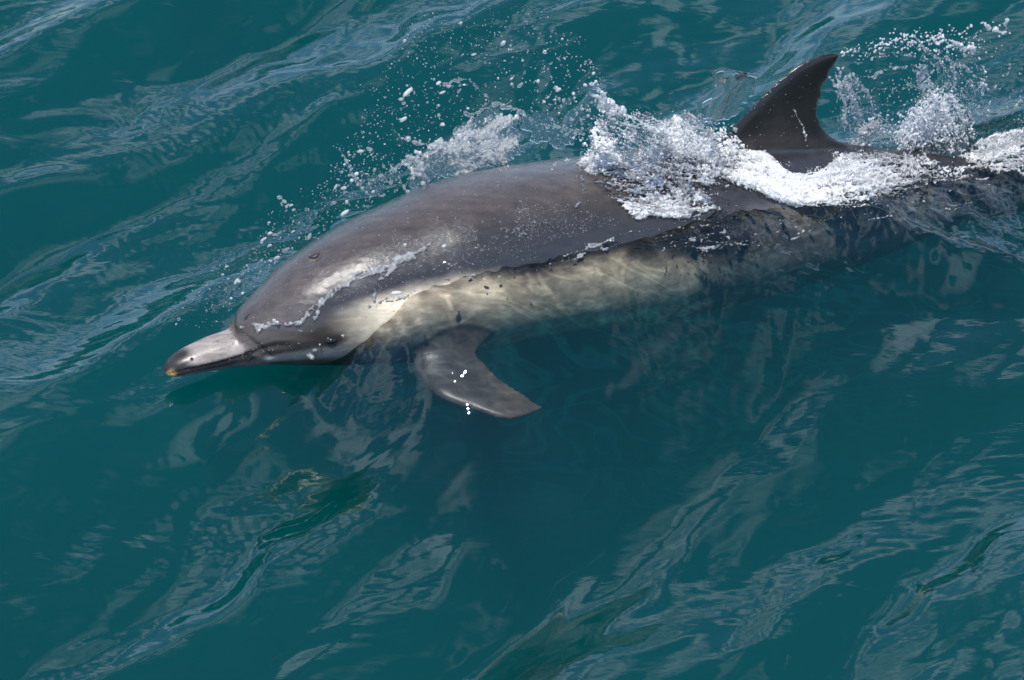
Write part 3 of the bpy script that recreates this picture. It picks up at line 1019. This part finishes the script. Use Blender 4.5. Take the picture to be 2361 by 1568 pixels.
S.strand([(1450, 480), (1465, 450), (1490, 430)], .0018, .0026, seed=23, place=lambda x, y: hit(x, y, .003), air=.15)
S.strand([(1640, 300), (1650, 340), (1665, 390), (1700, 440)], .004, .005, .05, seed=24, air=.2)
for k, (a, b) in enumerate((((1420, 250), (1460, 330)), ((1500, 265), (1540, 350)), ((1560, 270), (1600, 360)), ((1600, 280), (1690, 400)), ((1520, 300), (1600, 420)), ((1580, 330), (1680, 430)), ((1450, 300), (1520, 410)), ((1620, 360), (1640, 470)))):
    S.strand([a, ((a[0] + b[0]) / 2 + 8, (a[1] + b[1]) / 2), b], .0018, .0030, .05, seed=30 + k, air=.2, wob=9)
S.drops([(1250, 230), (1380, 180), (1420, 240), (1500, 260), (1380, 360), (1300, 330)], 260, (-.1, .05), (.001, .0042), seed=27)
S.bundle([(1395, 225), (1378, 290), (1345, 365)], [(1690, 315), (1705, 390), (1690, 470)], 210, r=(.0005, .0013), off=(-.02, .10), air=(.15, .95), seed=201)
S.bundle([(1370, 225), (1500, 262), (1640, 285), (1720, 330)], [(1340, 375), (1480, 440), (1600, 490), (1700, 480)], 210, r=(.0005, .0013), off=(.02, .13), air=(.35, 1.0), seed=202)
S.bundle([(1300, 372), (1420, 385), (1560, 395)], [(1430, 480), (1540, 505), (1660, 490)], 170, r=(.0005, .0012), air=(.1, .9), seed=203, place='hit')
S.drops([(1380, 240), (1600, 250), (1720, 330), (1640, 480), (1450, 420)], 700, (.0, .14), (.0009, .0024), seed=28, air=.5)
S.make('white_splash', 'broken mass of glassy and white water rising in front of the dorsal fin', voxel=.0012, smooth=2)

# C: glassy tongue beside the leading edge of the fin
S = Splash()
S.strand([(1610, 275), (1612, 240), (1640, 220), (1660, 195), (1645, 172), (1665, 160), (1700, 166), (1745, 176)], .006, .0045, .0, air=.0, seed=41, wob=2, step=1.0, beads=0)
S.strand([(1625, 270), (1640, 240), (1668, 212), (1675, 185)], .005, .005, .0, air=.0, seed=42, wob=2, step=1.0, beads=0)
S.sheet([(1655, 170), (1740, 178), (1730, 215), (1690, 268), (1650, 275), (1635, 245), (1670, 205)], 4200, lambda x, y: -.005 + .012 * math.sin(x * .05 + y * .03), holes=.05, air=.03, seed=43, jit=.0005, thick=.003)
S.make('water_jet', 'smooth glassy tongue of clear water standing against the front edge of the fin', smooth=10)

# D: white foam streaming along the back below the fin
S = Splash()
airD = lambda x, y, g: .65 + .35 * sstep(.46, .56, g)
S.foam([(1650, 360), (1730, 345), (1790, 390), (1870, 410), (1930, 365), (2010, 395), (2030, 425), (1960, 442), (1900, 480), (1820, 470), (1740, 437), (1680, 410)], 8000, lift=.008, holes=.34, seed=51, ang=.45, st=4.5, hs=.055, air=airD, rad=(.0006, .0013))
S.foam([(1740, 405), (1820, 432), (1900, 442), (1905, 478), (1830, 470), (1760, 440)], 2600, lift=.008, holes=.28, seed=52, ang=.45, st=4, hs=.05, air=airD, rad=(.0006, .0013))
S.foam([(1900, 380), (2080, 355), (2130, 400), (2080, 445), (1960, 440), (1900, 420)], 5000, lift=.010, holes=.43, seed=53, air=.5, st=3, hs=.06, rad=(.0009, .002))
S.strand([(1690, 320), (1710, 350), (1720, 378)], .0025, .003, seed=54, place=lambda x, y: hit(x, y, .008), air=.1)
S.strand([(1690, 288), (1700, 320), (1722, 360)], .0022, .0026, seed=55, place=lambda x, y: hit(x, y, .003), air=.4)
S.strand([(1828, 245), (1838, 272), (1855, 305), (1858, 335)], .0022, .0024, seed=56, place=lambda x, y: hit(x, y, .003), air=.6)
S.bundle([(1650, 335), (1740, 350), (1830, 410), (1930, 400), (2060, 375)], [(1640, 410), (1740, 440), (1830, 472), (1930, 474), (2080, 440)], 430, r=(.0006, .0014), air=(.6, 1.0), seed=204, place='hit', lift=(.002, .016))
S.bundle([(1900, 360), (2020, 352), (2150, 365)], [(1900, 440), (2030, 450), (2180, 425)], 120, air=(.1, .8), seed=205, place='hit', lift=(.001, .006), r=(.0007, .0014))
S.drops([(1690, 350), (1850, 380), (2080, 340), (2080, 440), (1850, 480)], 500, (.02, .16), (.0009, .002), seed=57, air=.7)
S.make('foam_band', 'thick white band of foam washing over the back below the dorsal fin', cat='foam', voxel=.0012, smooth=2, kind='stuff')

# E: beaded arc flung from the fin tip
S = Splash()
aoff = lambda t: -.02 - .1 * t
arc = [(1940, 126), (1985, 118), (2030, 100), (2075, 92), (2130, 96), (2165, 92), (2215, 106), (2260, 112)]
for k in range(10):
    S.strand([(x, y + 2 * k * min(1, (x - 1930) / 60) - 6) for x, y in arc], .0009, .0015, aoff, seed=161 + k, air=.7, beads=3.5, wob=22)
S.strand([(2095, 95), (2112, 75), (2124, 60)], .0024, .0018, -.06, seed=73, air=.5, beads=3)
S.strand([(2140, 96), (2160, 82), (2172, 66)], .0024, .0018, -.06, seed=74, air=.5, beads=3)
S.strand([(2215, 76), (2240, 62), (2265, 52), (2285, 66), (2312, 72), (2316, 50)], .0026, .0024, -.12, seed=75, air=.5, beads=3, wob=10)
S.strand([(2235, 84), (2262, 72), (2280, 62), (2270, 52)], .0024, .0024, -.12, seed=76, air=.5, beads=3, wob=10)
S.drops([(1960, 132), (2060, 78), (2200, 60), (2330, 50), (2320, 130), (2200, 125)], 240, (-.15, .0), (.0009, .0030), seed=67, air=.5)
S.make('spray_arc', 'beaded white arc of spray trailing from the tip of the dorsal fin', smooth=1, voxel=.0014, kind='stuff')

# F: thin curtain falling from that arc
S = Splash()
for k, pts in enumerate((
        [(1918, 184), (1934, 208), (1940, 240), (1946, 280), (1960, 320), (1975, 345)],
        [(1928, 150), (1965, 185), (2000, 225), (2020, 270), (2030, 310)],
        [(1938, 172), (1990, 175), (2050, 160), (2090, 150)],
        [(2060, 120), (2110, 140), (2140, 165), (2150, 200)],
        [(2120, 105), (2180, 140), (2230, 155), (2255, 190), (2270, 250)],
        [(2080, 175), (2100, 200), (2110, 225)], [(2140, 180), (2150, 205), (2165, 220)],
        [(2205, 215), (2230, 260), (2245, 310)], [(2270, 230), (2280, 260)], [(1900, 245), (1925, 262), (1935, 275)],
        [(2180, 200), (2215, 240), (2240, 320)], [(2240, 170), (2262, 220), (2275, 300)])):
    S.strand(pts, .0018, .0020, -.04 - .01 * k, seed=70 + k, air=.3, beads=2.0, wob=8)
S.sheet([(1935, 175), (2010, 180), (2090, 150), (2180, 150), (2250, 190), (2270, 280), (2200, 300), (2080, 300), (2000, 320), (1950, 300)], 9000, lambda x, y: -.06 - .0002 * (x - 1930), holes=.53, hs=.026, seed=81, ang=1.2, st=3.5, air=lambda x, y, g: .1 + .5 * (g > .62), thick=.0014, jit=.002)
S.bundle([(1930, 150), (2060, 105), (2160, 110), (2250, 130)], [(1945, 240), (2060, 220), (2180, 230), (2280, 260)], 60, off=(-.12, -.02), air=(.1, .5), seed=206, r=(.0006, .0012), span=(.1, .3), wob=14)
S.bundle([(2090, 110), (2150, 150), (2170, 215)], [(2240, 120), (2280, 200), (2285, 330)], 60, off=(-.12, -.02), air=(.1, .6), seed=207, r=(.0007, .0014), wob=10)
S.bundle([(2240, 350), (2275, 240), (2310, 140)], [(2380, 340), (2390, 230), (2400, 130)], 90, off=(-.16, -.04), air=(.2, .8), seed=230, r=(.0005, .0012), wob=14, span=(.1, .4))
S.bundle([(1990, 330), (2040, 230), (2100, 140)], [(2250, 330), (2250, 230), (2230, 140)], 90, off=(-.14, -.02), air=(.2, .7), seed=231, r=(.0005, .0011), wob=16, span=(.1, .4))
S.bundle([(1925, 165), (1930, 230), (1950, 330)], [(1960, 165), (2010, 220), (2050, 330)], 40, off=(-.08, .0), air=(.1, .5), seed=208, r=(.0007, .0015), wob=9)
S.drops([(1930, 330), (1960, 200), (2100, 160), (2260, 180), (2290, 300), (2100, 320)], 700, (-.2, .0), (.0008, .0024), seed=82, air=.4)
S.make('spray_curtain', 'thin torn curtain of falling water hanging behind the dorsal fin', smooth=1, voxel=.0014)

# G: dense white plume behind the fin
S = Splash()
plume = [(2050, 345), (2075, 300), (2100, 250), (2140, 228), (2150, 205), (2180, 215), (2205, 255), (2225, 320), (2245, 350), (2240, 405), (2150, 410), (2080, 385)]
airG = lambda x, y, g: .75 + .25 * sstep(.46, .56, g)
for k, dz in enumerate((-.07, -.05, -.035)):
    S.sheet(plume, 3600, dz, holes=.50, hs=.034, seed=91 + k, ang=1.15, st=5.0, air=airG, jit=.003, thick=.0014)
S.sheet([(1950, 335), (2000, 285), (2030, 295), (2060, 330), (2140, 330), (2140, 370), (2020, 352)], 4200, -.05, holes=.47, hs=.05, seed=95, air=.5, jit=.006, thick=.0016)
S.foam([(2080, 360), (2240, 340), (2260, 395), (2190, 412), (2120, 405)], 4200, lift=.009, holes=.40, seed=96, rad=(.0006, .0013), hs=.05, air=airD)
S.bundle([(2060, 395), (2070, 330), (2110, 245), (2160, 205)], [(2230, 405), (2250, 350), (2230, 270), (2190, 215)], 380, off=(-.09, -.01), air=(.6, 1.0), seed=209, wob=12, span=(.12, .5), r=(.0006, .0013))
S.bundle([(1960, 345), (2020, 335), (2090, 330)], [(1990, 290), (2030, 275), (2080, 300)], 70, off=(-.09, -.03), air=(.2, .8), seed=210, wob=12, span=(.1, .4), r=(.0007, .0014))
S.drops([(1960, 335), (2080, 240), (2180, 190), (2270, 260), (2260, 380), (2080, 380)], 900, (-.14, .04), (.0009, .0026), seed=97, air=.6)
S.make('foam_plume', 'tall dense white plume of foam behind the dorsal fin', cat='foam', voxel=.0012, smooth=2)

# H: wash at the right edge
S = Splash()
S.foam([(2230, 330), (2361, 290), (2420, 300), (2420, 370), (2330, 372), (2250, 380)], 2600, lift=.007, holes=.46, seed=101, air=.5, st=4, hs=.06, ang=-.1, rad=(.0009, .0021))
S.foam([(2110, 398), (2190, 410), (2300, 400), (2400, 384), (2400, 390), (2290, 408), (2180, 418)], 1600, lift=.005, holes=.36, seed=102, air=.6, rad=(.0009, .0018))
S.bundle([(2230, 335), (2310, 305), (2430, 290)], [(2230, 395), (2310, 390), (2430, 372)], 260, air=(.2, .9), seed=211, place='hit', lift=(.001, .01), r=(.0005, .0012))
S.drops([(2240, 320), (2361, 270), (2400, 300), (2380, 360), (2260, 370)], 200, (-.1, .05), (.001, .0026), seed=103, air=.5)
S.make('foam_wash', 'loose foamy wash over the tail stock at the right', cat='foam', voxel=.0012, smooth=2, kind='stuff')

# I: ragged edge of water running off the face
S = Splash()
pf = lambda lf: (lambda x, y: hit(x, y, lf))
S.foam([(545, 748), (600, 742), (680, 735), (720, 760), (690, 785), (620, 775)], 800, lift=.005, holes=.50, seed=111, air=.42, rad=(.0008, .0022), hs=.05)
for k, (pts, r0, r1) in enumerate((
        ([(560, 752), (620, 752), (680, 742), (715, 720), (745, 690), (790, 655), (830, 632), (880, 612), (940, 590), (1000, 556)], .0015, .0026),
        ([(690, 745), (730, 712), (775, 672), (830, 640), (900, 612), (980, 575)], .0013, .0018),
        ([(700, 738), (740, 700), (800, 655), (860, 628), (960, 590)], .0011, .0016),
        ([(948, 595), (915, 605), (890, 630), (868, 655), (856, 690)], .0026, .0020),
        ([(735, 790), (725, 805), (712, 828)], .0022, .0024), ([(690, 792), (693, 815)], .0016, .002), ([(745, 690), (735, 720), (725, 740)], .002, .003))):
    S.strand(pts, r0, r1, seed=112 + k, place=pf(.002), air=.38, beads=1.6, wob=9, step=1.4)
S.make('water_trickle', 'ragged edge of clear water running down the face behind the melon', cat='water', voxel=.0015, smooth=2)

# J: flecks of foam along the flank's waterline
S = Splash()
S.foam([(1000, 545), (1150, 500), (1250, 490), (1290, 510), (1200, 560), (1050, 600), (960, 610)], 1100, lift=.004, holes=.55, seed=121, air=.2, rad=(.0008, .0018), hs=.06)
S.foam([(1330, 570), (1385, 560), (1400, 580), (1350, 595)], 400, lift=.003, holes=.50, seed=122, air=.4, rad=(.0008, .0016), hs=.09)
S.foam([(1480, 560), (1680, 520), (1700, 560), (1560, 590)], 900, lift=.003, holes=.60, seed=123, air=.3, rad=(.0008, .0016), hs=.06)
S.bundle([(1480, 545), (1620, 515), (1720, 500), (1860, 500)], [(1500, 600), (1640, 580), (1760, 570), (1900, 540)], 60, air=(.2, .7), seed=220, place='hit', lift=(.001, .003), r=(.0005, .0010), span=(.05, .25), wob=6)
S.bundle([(1900, 470), (2080, 445), (2300, 425)], [(1900, 520), (2080, 500), (2300, 470)], 60, air=(.2, .7), seed=221, place='hit', lift=(.001, .003), r=(.0005, .0010), span=(.05, .25), wob=6)
S.bundle([(830, 690), (930, 665), (1030, 635), (1150, 610), (1300, 578), (1450, 530), (1600, 485)], [(850, 715), (950, 690), (1050, 662), (1170, 640), (1320, 606), (1460, 560), (1620, 515)], 24, air=(.3, .6), seed=222, place='hit', lift=(.0005, .003), r=(.0005, .0011), span=(.03, .16), wob=7)
S.make('foam_flecks', 'small scattered flecks of foam along the waterline of the flank', cat='foam', voxel=.0012, smooth=2, kind='stuff')

# beads of water lying on the wet back: white mixed in stands in for sun glints
BEADS = [([(850, 590), (920, 545), (1000, 535), (1090, 520), (1100, 545), (1010, 575), (900, 620), (830, 640)], 1500),
         ([(1200, 470), (1300, 480), (1420, 490), (1440, 520), (1330, 550), (1180, 560)], 700),
         ([(760, 660), (900, 590), (1150, 560), (1300, 545), (1150, 610), (900, 670), (780, 710)], 800),
         ([(560, 740), (640, 620), (760, 540), (1000, 430), (1350, 380), (1420, 470), (1000, 520), (800, 620), (640, 760)], 420),
         ([(1690, 290), (1830, 150), (1900, 140), (1870, 320), (1750, 340)], 60), ([(1890, 340), (2020, 350), (2200, 380), (2200, 400), (2000, 390)], 420),
         ([(420, 830), (540, 765), (700, 800), (700, 825), (560, 835)], 130)]
bp_, br_ = [], []
for k, (poly, cnt) in enumerate(BEADS):
    x, y, r = scatter(poly, cnt, 400 + k)
    for xx, yy in zip(x, y):
        d = Vector(unit(ray(xx, yy))); h = BODY_BVH.ray_cast(Vector(CAM), d)
        if h[0] is None: continue
        bp_.append(np.array(h[0])); br_.append(.0005 + .0009 * r.random() ** 3)
v, f = soup(bp_, br_)
me = mesh_np('water_beads', v - np.array(dolphin.location), f)
set_attr(me, 'air', np.repeat((rng.random(len(bp_))) * .6 + .2, len(ICO_V)))
link('water_beads', me, M_THROWN, dolphin, kind='stuff')

# droplets in the air
drop_me = []
for k in range(7):
    wob = 1 + .16 * (np.stack([fbm(ICO2_V[:, 0] * 1.2 + k * 9, ICO2_V[:, 1] * 1.2 + ICO2_V[:, 2], 200 + k, 2)], 1) - .5) * 2
    v = ICO2_V * wob * np.array([1, 1, 1 + .25 * (k % 3) - .12])
    me = mesh_np('water_droplet', v, ICO2_F)
    set_attr(me, 'air', np.full(len(v), (.05, .5, .2, .4, .1, .6, .3)[k]))
    me.materials.append(M_THROWN)
    drop_me.append(me)
ZONES = [  # outline, how many singly, how many as mist, label, off
    ([(380, 790), (480, 620), (600, 560), (700, 540), (560, 690), (500, 760)], 22, 60, 'small clear water droplet flying ahead of the melon above the beak', 'droplets ahead of the head', (-.25, .05)),
    ([(540, 650), (600, 520), (760, 380), (860, 330), (940, 430), (800, 500), (700, 555), (600, 650)], 90, 220, 'small clear water droplet hanging beside the curve of the head and back', 'droplets beside the head', (-.30, -.02)),
    ([(760, 380), (860, 220), (1000, 180), (1150, 230), (1080, 300), (950, 400), (860, 450)], 60, 230, 'small clear water droplet above the left end of the torn sheet of water', 'droplets left of the sheet', (-.30, -.05)),
    ([(1100, 230), (1150, 100), (1350, 120), (1420, 220), (1360, 330), (1250, 290)], 62, 150, 'round clear water droplet in the air between sheet and white crown', 'droplets between sheet and crown', (-.25, .0)),
    ([(820, 220), (960, 30), (1300, 20), (1350, 120), (1050, 180)], 20, 200, 'tiny water droplet high over the open water behind the back', 'droplets high behind the back', (-.5, -.1)),
    ([(760, 640), (900, 560), (1000, 540), (1200, 520), (1200, 600), (1000, 680), (860, 740), (720, 790)], 9, 22, 'clear water droplet falling in front of the flank', 'droplets in front of the flank', (.17, .22)),
]
mist = Splash()
for zi, (poly, n1_, n2_, lab, grp, off) in enumerate(ZONES):
    x, y, r = scatter(poly, n1_ + int(n2_ * 1.8), 300 + zi)
    for k, (xx, yy) in enumerate(zip(x, y)):
        p = on_side(xx, yy, r.uniform(*off))
        wz = water_h(p[0], p[1])[0]
        if p[2] < wz + .006:
            p[2] = wz + .006 + .02 * r.random()
        if k < n1_:
            s_ = .0014 + .0026 * r.random() ** 2.5
            o = link('water_droplet', drop_me[int(r.integers(7)) if zi < 5 else (1, 3, 5, 6)[int(r.integers(4))]], None, None, lab, 'droplet', grp)
            o.location = p
            o.scale = (s_, s_ * r.uniform(.85, 1.1), s_ * (1 + 1.3 * r.random() ** 2))
            o.rotation_euler = (r.uniform(-.5, .5), r.uniform(.4, 1.6), r.uniform(-.6, .6))
        else:
            mist.add(p, .0007 + .0010 * r.random() ** 2, .4)
v, f = soup(mist.p, mist.r)
mme = mesh_np('fine_spray', v, f); set_attr(mme, 'air', np.full(len(v), .4))
link('fine_spray', mme, M_THROWN, None, 'fine scattered spray of tiny drops over the water behind the dolphin', 'spray', kind='stuff')
